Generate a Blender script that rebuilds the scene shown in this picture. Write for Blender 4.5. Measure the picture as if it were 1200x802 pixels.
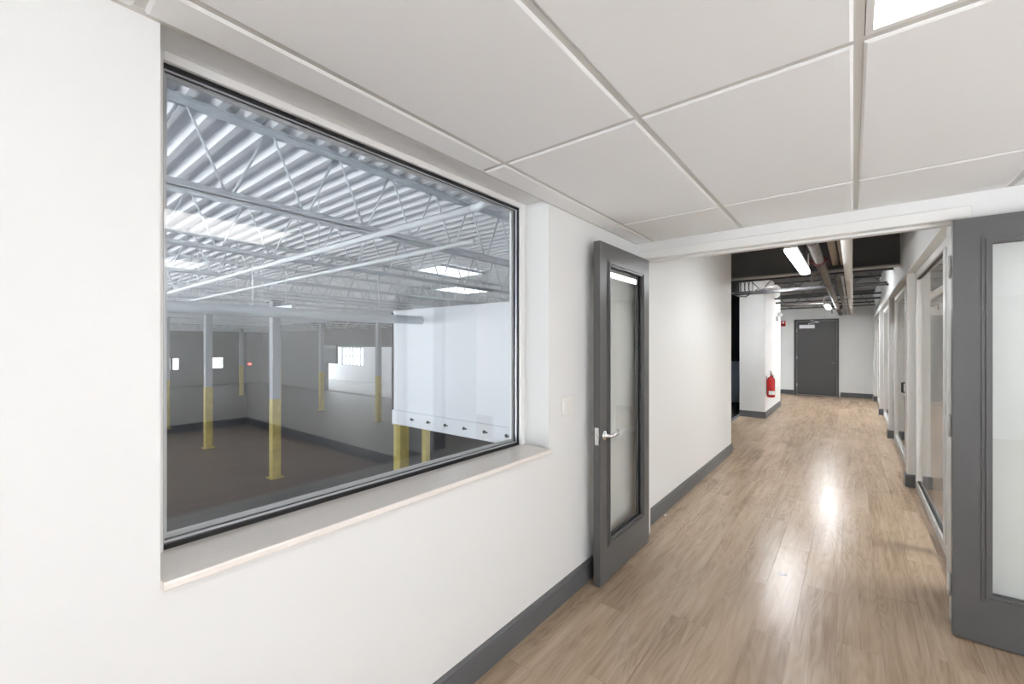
import bpy, bmesh, math, random
from mathutils import Vector, Matrix
random.seed(7)
R = math.radians
for o in list(bpy.data.objects):
    bpy.data.objects.remove(o, do_unlink=True)
scene = bpy.context.scene
C = scene.collection

# ------------------------------------------------------------------ camera, world, sun, exposure
cam_d = bpy.data.cameras.new('camera')
cam_d.sensor_width = 36.0
cam_d.lens = 15.0
cam_d.shift_y = 4.0 / 1200.0
cam_d.clip_start = 0.02
cam_d.clip_end = 400
cam = bpy.data.objects.new('camera', cam_d)
C.objects.link(cam)
cam.location = (0, 0, 1.53)
cam.rotation_euler = (R(90), 0, R(38.625))
scene.camera = cam

world = bpy.data.worlds.new('world')
scene.world = world
world.use_nodes = True
bgn = world.node_tree.nodes['Background']
bgn.inputs['Color'].default_value = (0.88, 0.94, 1.0, 1)
bgn.inputs['Strength'].default_value = 3.4

sun_d = bpy.data.lights.new('sun', 'SUN')
sun_d.energy = 54.0
sun_d.angle = R(1.0)
sun_d.color = (0.99, 0.985, 0.975)
sun = bpy.data.objects.new('sun', sun_d)
C.objects.link(sun)
sun.rotation_euler = Vector((-.02, .90, -.40)).to_track_quat('-Z', 'Y').to_euler()

scene.view_settings.view_transform = 'Standard'
scene.view_settings.look = 'None'
scene.view_settings.exposure = 0.70
scene.view_settings.gamma = 1.0
scene.view_settings.use_curve_mapping = False
scene.cycles.max_bounces = 10
scene.cycles.diffuse_bounces = 6
scene.cycles.transparent_max_bounces = 24
scene.cycles.sample_clamp_indirect = 6.0
scene.cycles.caustics_reflective = False
scene.cycles.caustics_refractive = False
scene.cycles.use_denoising = True

TROFFER = 2.3        # emission of the office ceiling panels
STRIP = 21.0         # emission of the corridor strip lights
ROOMLAMP = 32.0

# ------------------------------------------------------------------ materials
MATS = {}

def nodes_of(name):
    m = bpy.data.materials.new(name)
    m.use_nodes = True
    MATS[name] = m
    return m, m.node_tree, m.node_tree.nodes['Principled BSDF']

def mat(name, col, rough=0.5, metal=0.0, bump=0.0, bscale=200.0, var=0.0, vscale=3.0, spec=0.5, stretch=None):
    m, nt, b = nodes_of(name)
    b.inputs['Roughness'].default_value = rough
    b.inputs['Metallic'].default_value = metal
    b.inputs['Specular IOR Level'].default_value = spec
    N, L = nt.nodes, nt.links
    tc = N.new('ShaderNodeTexCoord')
    if var > 0:
        n = N.new('ShaderNodeTexNoise')
        n.inputs['Scale'].default_value = vscale
        n.inputs['Detail'].default_value = 5
        mp = N.new('ShaderNodeMapping')
        if stretch:
            mp.inputs['Scale'].default_value = stretch
        L.new(tc.outputs['Object'], mp.inputs['Vector'])
        L.new(mp.outputs['Vector'], n.inputs['Vector'])
        r = N.new('ShaderNodeValToRGB')
        r.color_ramp.elements[0].position = 0.3
        r.color_ramp.elements[1].position = 0.7
        r.color_ramp.elements[0].color = tuple(c * (1 - var) for c in col) + (1,)
        r.color_ramp.elements[1].color = tuple(min(1, c * (1 + var)) for c in col) + (1,)
        L.new(n.outputs['Fac'], r.inputs['Fac'])
        L.new(r.outputs['Color'], b.inputs['Base Color'])
    else:
        b.inputs['Base Color'].default_value = tuple(col) + (1,)
    if bump > 0:
        n2 = N.new('ShaderNodeTexNoise')
        n2.inputs['Scale'].default_value = bscale
        n2.inputs['Detail'].default_value = 3
        L.new(tc.outputs['Object'], n2.inputs['Vector'])
        bp = N.new('ShaderNodeBump')
        bp.inputs['Strength'].default_value = bump
        bp.inputs['Distance'].default_value = 0.002
        L.new(n2.outputs['Fac'], bp.inputs['Height'])
        L.new(bp.outputs['Normal'], b.inputs['Normal'])
    return m

def emis(name, col, strength):
    m, nt, b = nodes_of(name)
    b.inputs['Base Color'].default_value = (0.8, 0.8, 0.8, 1)
    b.inputs['Roughness'].default_value = 0.5
    b.inputs['Emission Color'].default_value = tuple(col) + (1,)
    b.inputs['Emission Strength'].default_value = strength
    return m

def glass(name, f0=0.045, tint=(0.97, 0.985, 0.98), rough=0.0):
    """clear pane: transparent, with a mirror part that grows towards grazing (same from both sides)"""
    m = bpy.data.materials.new(name)
    m.use_nodes = True
    MATS[name] = m
    nt = m.node_tree
    N, L = nt.nodes, nt.links
    N.clear()
    out = N.new('ShaderNodeOutputMaterial')
    tr = N.new('ShaderNodeBsdfTransparent')
    tr.inputs['Color'].default_value = tuple(tint) + (1,)
    gl = N.new('ShaderNodeBsdfGlossy')
    gl.inputs['Color'].default_value = (1, 1, 1, 1)
    gl.inputs['Roughness'].default_value = rough
    geo = N.new('ShaderNodeNewGeometry')
    dot = N.new('ShaderNodeVectorMath'); dot.operation = 'DOT_PRODUCT'
    L.new(geo.outputs['Incoming'], dot.inputs[0])
    L.new(geo.outputs['Normal'], dot.inputs[1])
    ab = N.new('ShaderNodeMath'); ab.operation = 'ABSOLUTE'
    L.new(dot.outputs['Value'], ab.inputs[0])
    om = N.new('ShaderNodeMath'); om.operation = 'SUBTRACT'
    om.inputs[0].default_value = 1.0
    L.new(ab.outputs[0], om.inputs[1])
    pw = N.new('ShaderNodeMath'); pw.operation = 'POWER'
    pw.inputs[1].default_value = 5.0
    L.new(om.outputs[0], pw.inputs[0])
    ma = N.new('ShaderNodeMath'); ma.operation = 'MULTIPLY_ADD'
    ma.inputs[1].default_value = 1 - f0
    ma.inputs[2].default_value = f0
    L.new(pw.outputs[0], ma.inputs[0])
    mx = N.new('ShaderNodeMixShader')
    L.new(ma.outputs[0], mx.inputs['Fac'])
    L.new(tr.outputs[0], mx.inputs[1])
    L.new(gl.outputs[0], mx.inputs[2])
    L.new(mx.outputs[0], out.inputs['Surface'])
    return m

def wood_floor(name):
    m, nt, b = nodes_of(name)
    N, L = nt.nodes, nt.links
    tc = N.new('ShaderNodeTexCoord')
    oi = N.new('ShaderNodeObjectInfo')
    off = N.new('ShaderNodeVectorMath'); off.operation = 'SCALE'
    off.inputs['Scale'].default_value = 37.0
    comb = N.new('ShaderNodeCombineXYZ')
    for k in range(3):
        L.new(oi.outputs['Random'], comb.inputs[k])
    L.new(comb.outputs[0], off.inputs[0])
    add = N.new('ShaderNodeVectorMath'); add.operation = 'ADD'
    L.new(tc.outputs['Object'], add.inputs[0])
    L.new(off.outputs[0], add.inputs[1])
    def noise(sc, detail, dist=0.0):
        mp = N.new('ShaderNodeMapping')
        mp.inputs['Scale'].default_value = sc
        L.new(add.outputs[0], mp.inputs['Vector'])
        n = N.new('ShaderNodeTexNoise')
        n.inputs['Scale'].default_value = 1.0
        n.inputs['Detail'].default_value = detail
        n.inputs['Distortion'].default_value = dist
        L.new(mp.outputs[0], n.inputs['Vector'])
        return n.outputs['Fac']
    cath = noise((7.0, 0.9, 1), 1.0, 0.3)
    mul = N.new('ShaderNodeMath'); mul.operation = 'MULTIPLY'; mul.inputs[1].default_value = 95.0
    L.new(cath, mul.inputs[0])
    sn = N.new('ShaderNodeMath'); sn.operation = 'SINE'
    L.new(mul.outputs[0], sn.inputs[0])
    fine = noise((160, 5, 1), 4.0)
    mid = noise((22, 1.1, 1), 4.0, 0.5)
    big = noise((4, 1.3, 1), 3.0)
    # height-like scalar
    def madd(a, k, c):
        x = N.new('ShaderNodeMath'); x.operation = 'MULTIPLY_ADD'
        L.new(a, x.inputs[0]); x.inputs[1].default_value = k
        if isinstance(c, float): x.inputs[2].default_value = c
        else: L.new(c, x.inputs[2])
        return x.outputs[0]
    s = madd(fine, 0.30, 0.0)
    s = madd(mid, 0.62, s)
    s = madd(big, 0.45, s)
    s = madd(sn.outputs[0], 0.04, s)
    s = madd(oi.outputs['Random'], 0.14, s)
    s = madd(s, 1.0, -0.25)
    rp = N.new('ShaderNodeValToRGB')
    e = rp.color_ramp.elements
    e[0].position = 0.18; e[0].color = (0.235, 0.158, 0.100, 1)
    e[1].position = 0.85; e[1].color = (0.53, 0.415, 0.305, 1)
    q = e.new(0.5); q.color = (0.40, 0.298, 0.208, 1)
    L.new(s, rp.inputs['Fac'])
    L.new(rp.outputs['Color'], b.inputs['Base Color'])
    b.inputs['Roughness'].default_value = 0.27
    b.inputs['Specular IOR Level'].default_value = 0.5
    bp = N.new('ShaderNodeBump')
    bp.inputs['Strength'].default_value = 0.10
    bp.inputs['Distance'].default_value = 0.002
    wav = noise((5, 9, 1), 1.0)
    h = madd(fine, 0.3, wav)
    L.new(h, bp.inputs['Height'])
    L.new(bp.outputs['Normal'], b.inputs['Normal'])
    return m

mat('wall_paint', (0.785, 0.79, 0.785), 0.55, bump=0.06, bscale=260, spec=0.3)
mat('ceiling_tile', (0.91, 0.92, 0.925), 0.85, bump=0.15, bscale=420, spec=0.2)
mat('tee_bar', (0.66, 0.655, 0.63), 0.45)
mat('white_trim', (0.80, 0.80, 0.785), 0.35)
mat('frame_white', (0.70, 0.705, 0.70), 0.35)
mat('door_grey', (0.10, 0.10, 0.103), 0.34, bump=0.03, bscale=300)
mat('door_grey_dark', (0.062, 0.063, 0.066), 0.4)
mat('baseboard_grey', (0.115, 0.119, 0.127), 0.38)
mat('sill_stone', (0.84, 0.79, 0.74), 0.13, var=0.02, vscale=40)
mat('gasket_black', (0.012, 0.012, 0.013), 0.5)
mat('aluminium', (0.72, 0.74, 0.76), 0.35, 0.6)
mat('chrome', (0.82, 0.82, 0.83), 0.14, 1.0)
mat('switch_plastic', (0.82, 0.815, 0.79), 0.3)
mat('black_steel', (0.035, 0.035, 0.036), 0.5)
mat('black_web_lit', (0.115, 0.115, 0.115), 0.5)  # web of the black beam, coloured lighter as lit by the near strip
mat('black_flange_lit', (0.30, 0.30, 0.29), 0.45)  # bottom flange of the black beam, light on it put into the colour
mat('dark_deck', (0.10, 0.10, 0.10), 0.6)
mat('grey_pipe', (0.17, 0.16, 0.15), 0.45, 0.3, var=0.35, vscale=18)
mat('white_pipe', (0.85, 0.84, 0.82), 0.4)
mat('tan_paint', (0.50, 0.44, 0.36), 0.6, var=0.12, vscale=9)
mat('red_coupling', (0.10, 0.022, 0.022), 0.5)
mat('red_paint', (0.50, 0.012, 0.016), 0.25)
mat('paper_white', (0.85, 0.85, 0.84), 0.6)
mat('rubber_black', (0.015, 0.015, 0.016), 0.6)
mat('blue_grey', (0.55, 0.62, 0.72), 0.5)
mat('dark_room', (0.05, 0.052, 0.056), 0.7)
mat('deck_white', (0.82, 0.83, 0.85), 0.55)
mat('joist_white', (0.68, 0.72, 0.75), 0.5)
mat('pipe_paint', (0.76, 0.79, 0.81), 0.45)
mat('yellow_paint', (0.38, 0.30, 0.06), 0.5, var=0.15, vscale=6)
mat('column_white', (0.29, 0.305, 0.32), 0.5)
mat('panel_white', (0.70, 0.72, 0.74), 0.4)
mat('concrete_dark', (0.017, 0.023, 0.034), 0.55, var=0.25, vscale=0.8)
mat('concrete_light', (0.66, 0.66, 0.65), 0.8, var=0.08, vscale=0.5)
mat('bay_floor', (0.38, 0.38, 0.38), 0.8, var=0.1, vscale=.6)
mat('block_grey', (0.16, 0.165, 0.17), 0.8, var=0.1, vscale=1.0)
mat('bounce_rug_pale', (0.60, 0.62, 0.66), 0.9, bump=.3, bscale=300)
mat('wood_sub', (0.2, 0.15, 0.1), 0.8)
wood_floor('wood_floor')
emis('troffer_lens', (1.0, 0.975, 0.93), TROFFER)
emis('strip_lens_far', (0.96, 0.98, 1.0), STRIP * 5.8)
emis('strip_lens', (0.96, 0.98, 1.0), STRIP)
emis('room_lens', (1.0, 0.985, 0.955), ROOMLAMP)
emis('batten_lens', (1.0, 0.93, 0.80), 6.0)
emis('exit_red', (1.0, 0.08, 0.05), 4.0)
emis('skylight_lens', (0.96, 0.98, 1.0), 1.3)
glass('pane_clear', 0.039, (0.975, 0.98, 0.985))
glass('pane_door', 0.045, (0.96, 0.97, 0.965))

# ------------------------------------------------------------------ mesh helpers
class MB:
    def __init__(s):
        s.v = []; s.f = []; s.sm = set()
    def box(s, x0, x1, y0, y1, z0, z1):
        n = len(s.v)
        for z in (z0, z1):
            s.v += [(x0, y0, z), (x1, y0, z), (x1, y1, z), (x0, y1, z)]
        s.f += [tuple(n + k for k in q) for q in ((3, 2, 1, 0), (4, 5, 6, 7), (0, 1, 5, 4), (1, 2, 6, 5), (2, 3, 7, 6), (3, 0, 4, 7))]
        return s
    def prism(s, prof, axis, a0, a1):
        """closed profile (list of 2-D points) extruded along axis 'x','y' or 'z' from a0 to a1"""
        n = len(s.v); m = len(prof)
        for a in (a0, a1):
            for p, q in prof:
                s.v.append({'x': (a, p, q), 'y': (p, a, q), 'z': (p, q, a)}[axis])
        for i in range(m):
            j = (i + 1) % m
            s.f.append((n + i, n + j, n + m + j, n + m + i))
        s.f.append(tuple(n + i for i in reversed(range(m))))
        s.f.append(tuple(n + m + i for i in range(m)))
        return s
    def tube(s, pts, r, seg=10, caps=True):
        pts = [Vector(p) for p in pts]
        rr = r if isinstance(r, (list, tuple)) else [r] * len(pts)
        n0 = len(s.v)
        up = None
        for i, p in enumerate(pts):
            a = pts[max(0, i - 1)]; b = pts[min(len(pts) - 1, i + 1)]
            t = (b - a).normalized()
            if up is None:
                up = Vector((0, 0, 1)) if abs(t.z) < 0.9 else Vector((1, 0, 0))
            x = t.cross(up)
            if x.length < 1e-6:
                x = t.orthogonal()
            x.normalize()
            y = x.cross(t).normalized()
            up = y
            for k in range(seg):
                an = 2 * math.pi * k / seg
                s.v.append(tuple(p + (x * math.cos(an) + y * math.sin(an)) * rr[i]))
        for i in range(len(pts) - 1):
            for k in range(seg):
                k2 = (k + 1) % seg
                q = (n0 + i * seg + k, n0 + i * seg + k2, n0 + (i + 1) * seg + k2, n0 + (i + 1) * seg + k)
                s.sm.add(len(s.f)); s.f.append(q)
        if caps:
            s.f.append(tuple(n0 + k for k in reversed(range(seg))))
            e = n0 + (len(pts) - 1) * seg
            s.f.append(tuple(e + k for k in range(seg)))
        return s
    def lathe(s, prof, c=(0, 0, 0), seg=20, axis='z'):
        """prof: list of (radius, height)"""
        n0 = len(s.v); m = len(prof)
        for r, h in prof:
            for k in range(seg):
                an = 2 * math.pi * k / seg
                a, b = r * math.cos(an), r * math.sin(an)
                p = {'z': (a, b, h), 'x': (h, a, b), 'y': (b, h, a)}[axis]
                s.v.append((c[0] + p[0], c[1] + p[1], c[2] + p[2]))
        for i in range(m - 1):
            for k in range(seg):
                k2 = (k + 1) % seg
                s.sm.add(len(s.f))
                s.f.append((n0 + i * seg + k, n0 + i * seg + k2, n0 + (i + 1) * seg + k2, n0 + (i + 1) * seg + k))
        s.f.append(tuple(n0 + k for k in reversed(range(seg))))
        e = n0 + (m - 1) * seg
        s.f.append(tuple(e + k for k in range(seg)))
        return s
    def ring(s, x0, x1, z0, z1, w, y0, y1):
        """rectangular ring in the xz plane, of width w inwards, from depth y0 to y1"""
        s.box(x0, x0 + w, y0, y1, z0, z1); s.box(x1 - w, x1, y0, y1, z0, z1)
        s.box(x0 + w, x1 - w, y0, y1, z0, z0 + w); s.box(x0 + w, x1 - w, y0, y1, z1 - w, z1)
        return s
    def mesh(s, name):
        me = bpy.data.meshes.new(name)
        me.from_pydata(s.v, [], s.f)
        me.update()
        bm = bmesh.new(); bm.from_mesh(me)
        bmesh.ops.recalc_face_normals(bm, faces=bm.faces)
        bm.to_mesh(me); bm.free()
        for i in s.sm:
            me.polygons[i].use_smooth = True
        return me
    def build(s, name, m, parent=None, bevel=0.0, seg=1):
        me = s.mesh(name)
        me.materials.append(MATS[m])
        o = bpy.data.objects.new(name, me)
        C.objects.link(o)
        if parent: o.parent = parent
        if bevel > 0:
            b = o.modifiers.new('bevel', 'BEVEL')
            b.width = bevel; b.segments = seg; b.limit_method = 'ANGLE'; b.angle_limit = R(40)
        return o

def tag(o, label=None, cat=None, group=None, kind=None):
    if label: o['label'] = label
    if cat: o['category'] = cat
    if group: o['group'] = group
    if kind: o['kind'] = kind
    return o

def empty(name, loc=(0, 0, 0), rz=0.0):
    o = bpy.data.objects.new(name, None)
    o.empty_display_size = 0.1
    C.objects.link(o)
    o.location = loc; o.rotation_euler = (0, 0, rz)
    return o

def share(name, me, loc, parent, rz=0.0):
    o = bpy.data.objects.new(name, me)
    C.objects.link(o)
    o.location = loc; o.rotation_euler = (0, 0, rz); o.parent = parent
    return o

def B(*a):
    return MB().box(*a)

# ------------------------------------------------------------------ key dimensions (metres)
WL = -1.355           # office and corridor left wall face
WLX = -1.62           # its warehouse face
YF = 3.27             # office face of the wall with the double doors
YF2 = 3.42
CZ = 2.34             # office ceiling
XR = 6.1              # office right wall
YB = -4.0             # office back wall
CR = 0.46             # corridor right wall face
CE = 16.0             # corridor end wall
WZ = -2.0             # warehouse floor
DZ = 3.37             # underside of the warehouse roof deck
WX = -44.5            # warehouse far wall
WY = 17.0             # warehouse side wall
WIN_Y0, WIN_Y1, WIN_Z0, WIN_Z1 = 0.285, 2.03, 0.92, 2.365

# ------------------------------------------------------------------ structure: floor
floor = B(WLX, XR + .2, YB - .2, CE + .2, -0.20, -0.0125).build('floor', 'wood_sub')
tag(floor, 'light brown wood plank floor of the office and corridor', 'floor', kind='structure')
PW, PL, GAP = 0.184, 1.22, 0.0008
def plank_mesh(name, w, l):
    me = B(-w / 2 + GAP / 2, w / 2 - GAP / 2, -l / 2 + GAP / 2, l / 2 - GAP / 2, -0.012, 0).mesh(name)
    me.materials.append(MATS['wood_floor'])
    return me
full_plank = plank_mesh('plank', PW, PL)
rest = MB()
x = WL - 3 * PW
row = 0
while x < XR:
    xc = x + PW / 2
    y = YB - (row * 0.437 % 1.0) * PL - 0.1
    while y < CE:
        y0, y1 = max(y, YB), min(y + PL, CE)
        if y1 - y0 > 0.02:
            yc = (y0 + y1) / 2
            inside = x >= WL - .001 or 6.7 < yc < CE
            seen = -1.95 < xc < 0.82 and y1 > 0.75
            if inside and seen:
                me = full_plank if y1 - y0 > PL - 1e-4 else plank_mesh('plank', PW, y1 - y0)
                share('plank', me, (xc, yc, 0), floor)
            elif x >= WL - .001 and (yc < YF + 0.1 or xc > CR) and xc < 4.4 + 2 * (yc < YF):
                rest.box(x + GAP / 2, min(x + PW, XR) - GAP / 2, y0 + GAP / 2, y1 - GAP / 2, -0.012, 0)
        y += PL
    x += PW
    row += 1
tag(rest.build('plank_field', 'wood_floor', floor), kind='stuff')

rug = B(2.0, 5.8, -2.9, .90, 0, .008).build('bounce_rug', 'bounce_rug_pale')  # unseen rug added to throw sunlight back up at the ceiling
tag(rug, 'added pale grey rug behind the camera, bouncing sunlight up to the ceiling', 'rug')

# ------------------------------------------------------------------ structure: office walls
w = MB()
w.box(WLX, WL, YB - .2, WIN_Y0, WZ, 3.42)
w.box(WLX, WL, WIN_Y0, WIN_Y1, WZ, WIN_Z0)
w.box(WLX, WL, WIN_Y0, WIN_Y1, WIN_Z1, 3.42)
w.box(WLX, WL, WIN_Y1, 6.70, WZ, 3.42)
tag(w.build('wall_left', 'wall_paint'), 'white painted wall with the large interior window, running on along the corridor', 'wall', kind='structure')
OX0, OX1, OZ = -1.29, 0.425, 2.205   # double door opening
w = MB()
w.box(WL, OX0 - .02, YF, YF2, 0, OZ + .02)
w.box(OX1 + .02, XR, YF, YF2, 0, OZ + .02)
w.box(WL, XR, YF, YF2, OZ + .02, 3.0)
tag(w.build('wall_front', 'wall_paint'), 'white wall around the double doorway', 'wall', kind='structure')
tag(B(XR, XR + .2, YB - .2, YF2, 0, 2.6).build('wall_right', 'wall_paint'), 'white side wall of the office mirrored in the window', 'wall', kind='structure')
w = MB()
w.box(WL, XR, YB - .2, YB, 0, .65); w.box(WL, XR, YB - .2, YB, 2.17, 2.6)
for a, b in ((WL, 2.4), (3.9, 4.1), (5.6, XR)):  # solid parts between openings added to brighten the office ceiling
    w.box(a, b, YB - .2, YB, .65, 2.17)
tag(w.build('wall_back', 'wall_paint'), 'white wall behind the camera, with openings added to let in daylight', 'wall', kind='structure')

# door frame (steel, white) with faces, jambs and stop
fr = empty('trim_1', (0, YF, 0)); tag(fr, 'white steel frame around the double doorway', 'door frame', kind='structure')
FW = 0.062
B(OX0 - FW, OX1 + FW, -0.016, 0, OZ, OZ + FW).build('frame_head', 'white_trim', fr, .003)
B(OX0 - FW, OX0, -0.016, 0, 0, OZ).build('frame_side', 'white_trim', fr, .003)
B(OX1, OX1 + FW, -0.016, 0, 0, OZ).build('frame_side', 'white_trim', fr, .003)
B(OX0 - .02, OX0, 0, .15, 0, OZ).build('jamb', 'white_trim', fr)
B(OX1, OX1 + .02, 0, .15, 0, OZ).build('jamb', 'white_trim', fr)
B(OX0 - .02, OX1 + .02, 0, .15, OZ, OZ + .02).build('head_lining', 'white_trim', fr)
B(OX0, OX1, .055, .11, OZ - .014, OZ).build('door_stop', 'white_trim', fr)

# baseboards: moulded profile, (distance from wall, height)
BBP = [(0, 0), (.016, 0), (.016, .102), (.0135, .104), (.0135, .107), (.015, .109), (.015, .120), (.006, .134), (0, .134)]
def baseboard(name, label, runs):
    mb = MB()
    for ax, face, sgn, a0, a1 in runs:
        mb.prism([(face + sgn * d, h) for d, h in BBP], ax, a0, a1)
    return tag(mb.build(name, 'baseboard_grey'), label, 'baseboard', kind='structure')
baseboard('baseboard_left', 'dark grey baseboard under the interior window', [('y', WL, 1, YB, YF)])
baseboard('baseboard_front', 'dark grey baseboard behind the right door', [('x', YF, -1, OX1 + FW, XR)])
baseboard('baseboard_right', 'dark grey baseboard mirrored in the window', [('y', XR, -1, YB, YF)])
baseboard('baseboard_corridor_left', 'dark grey baseboard of the corridor left wall', [('y', WL, 1, YF2, 6.716)])
baseboard('baseboard_wall_end', 'short dark grey baseboard at the end of the corridor left wall', [('x', 6.70, 1, -1.62, WL + .016)])

# ------------------------------------------------------------------ office ceiling
ceil = B(WL, XR, YB, YF, CZ + .05, CZ + .10).build('ceiling', 'ceiling_tile')
tag(ceil, 'white suspended tile ceiling of the office', 'ceiling', kind='structure')
GX0, GY0, TW, TL = 0.012, 0.24, 0.61, 1.22
def cuts(lo, hi, o, st):
    k = math.floor((lo - o) / st) + 1
    r = [lo]
    while o + k * st < hi - .001:
        r.append(o + k * st); k += 1
    return r + [hi]
gx = cuts(WL, XR, GX0, TW); gy = cuts(YB, YF, GY0, TL)
tile_cache = {}
def tile_mesh(w, l):
    key = (round(w, 3), round(l, 3))
    if key not in tile_cache:
        a, b = w / 2 - .011, l / 2 - .011
        mb = MB(); n = .008
        mb.v = [(-a, -b, .02), (a, -b, .02), (a, b, .02), (-a, b, .02), (-a, -b, .004), (a, -b, .004), (a, b, .004), (-a, b, .004),
                (-a + n, -b + n, 0), (a - n, -b + n, 0), (a - n, b - n, 0), (-a + n, b - n, 0)]
        mb.f = [(0, 1, 2, 3), (8, 9, 10, 11)] + [(i, (i + 1) % 4, 4 + (i + 1) % 4, 4 + i) for i in range(4)] + [(4 + i, 4 + (i + 1) % 4, 8 + (i + 1) % 4, 8 + i) for i in range(4)]
        me = mb.mesh('ceiling_tile'); me.materials.append(MATS['ceiling_tile'])
        tile_cache[key] = me
    return tile_cache[key]
LIGHT_COLS = (GX0, GX0 + 3 * TW, GX0 + 6 * TW, GX0 + 8 * TW)
LIGHT_ROWS = (GY0,)
spots = []
for i in range(len(gx) - 1):
    for j in range(len(gy) - 1):
        x0, x1, y0, y1 = gx[i], gx[i + 1], gy[j], gy[j + 1]
        if any(abs(x0 - a) < .01 for a in LIGHT_COLS) and any(abs(y0 - b) < .01 for b in LIGHT_ROWS):
            spots.append((x0, x1, y0, y1)); continue
        share('ceiling_tile', tile_mesh(x1 - x0, y1 - y0), ((x0 + x1) / 2, (y0 + y1) / 2, CZ - .006), ceil)
tb = .012
for xx in gx[1:-1]:
    B(xx - tb, xx + tb, YB, YF, CZ, CZ + .03).build('main_tee', 'tee_bar', ceil)
for yy in gy[1:-1]:
    for i in range(len(gx) - 1):
        B(gx[i] + tb, gx[i + 1] - tb, yy - tb, yy + tb, CZ + .0005, CZ + .03).build('cross_tee', 'tee_bar', ceil)
for a in ((WL, WL + .02, YB, YF), (XR - .02, XR, YB, YF), (WL, XR, YF - .02, YF), (WL, XR, YB, YB + .02)):
    B(*a, CZ - .0035, CZ + .03).build('wall_angle', 'tee_bar', ceil)

# ceiling light panels
def troffer(x0, x1, y0, y1, label):
    t = empty('ceiling_light', ((x0 + x1) / 2, (y0 + y1) / 2, CZ)); tag(t, label, 'ceiling light', 'recessed light panels of the office')
    a, b = (x1 - x0) / 2 - .013, (y1 - y0) / 2 - .013
    m = MB()
    m.box(-a, -a + .016, -b, b, -.002, .03); m.box(a - .016, a, -b, b, -.002, .03)
    m.box(-a + .016, a - .016, -b, -b + .016, -.002, .03); m.box(-a + .016, a - .016, b - .016, b, -.002, .03)
    m.build('frame', 'white_trim', t)
    B(-a + .016, a - .016, -b + .016, b - .016, .004, .012).build('diffuser', 'troffer_lens', t)
    B(-a, a, -b, b, .03, .045).build('housing', 'tee_bar', t)
for k, (x0, x1, y0, y1) in enumerate(spots):
    if y0 > 0:
        lab = 'recessed white light panel at the top edge above the right door' if x0 < .1 else {1: 'second', 2: 'third', 3: 'fourth'}[k] + ' recessed office light panel away from the window, seen only mirrored in its glass'
    else:
        lab = 'recessed office light panel behind the camera'
    troffer(x0, x1, y0, y1, lab)

# ------------------------------------------------------------------ big interior window
win = empty('window_1', (WL, (WIN_Y0 + WIN_Y1) / 2, WIN_Z0)); tag(win, 'large fixed interior window looking into the warehouse', 'window', kind='structure')
def wp(mb, name, m, bevel=0):
    o = mb.build(name, m, win, bevel); o.matrix_parent_inverse = Matrix.Translation(-win.location); return o
def yring(y0, y1, z0, z1, wy, wzb, wzt, x0, x1):
    m = MB()
    m.box(x0, x1, y0, y0 + wy, z0, z1); m.box(x0, x1, y1 - wy, y1, z0, z1)
    if wzb > 0: m.box(x0, x1, y0 + wy, y1 - wy, z0, z0 + wzb)
    m.box(x0, x1, y0 + wy, y1 - wy, z1 - wzt, z1)
    return m
SZ = 0.945
wp(yring(WIN_Y0, WIN_Y1, SZ, WIN_Z1, .042, 0, .027, -1.537, -1.520), 'stop_bead', 'white_trim', .002)
wp(yring(WIN_Y0, WIN_Y1, SZ, WIN_Z1, .046, .014, .036, -1.550, -1.537), 'gasket', 'gasket_black')
wp(yring(WIN_Y0, WIN_Y1, SZ, WIN_Z1, .050, .020, .040, -1.556, -1.550), 'spacer', 'aluminium')
wp(yring(WIN_Y0, WIN_Y1, SZ, WIN_Z1, .044, .018, .034, -1.5765, -1.5561), 'glazing_pocket', 'gasket_black')
wp(yring(WIN_Y0, WIN_Y1, SZ, WIN_Z1, .062, .030, .045, -1.592, -1.577), 'outer_frame', 'frame_white')
for xg in (-1.562, -1.574):
    wp(B(xg - .002, xg + .002, WIN_Y0 + .045, WIN_Y1 - .045, SZ + .019, WIN_Z1 - .035), 'glass_pane', 'pane_clear')
sill = MB()
sill.prism([(-1.60, .921), (-1.335, .921), (-1.324, .9225), (-1.322, .926), (-1.322, .940), (-1.325, .9445), (-1.332, SZ), (-1.60, SZ)], 'y', WIN_Y0, WIN_Y1 - .012)
wp(sill, 'window_sill', 'sill_stone')

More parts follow.
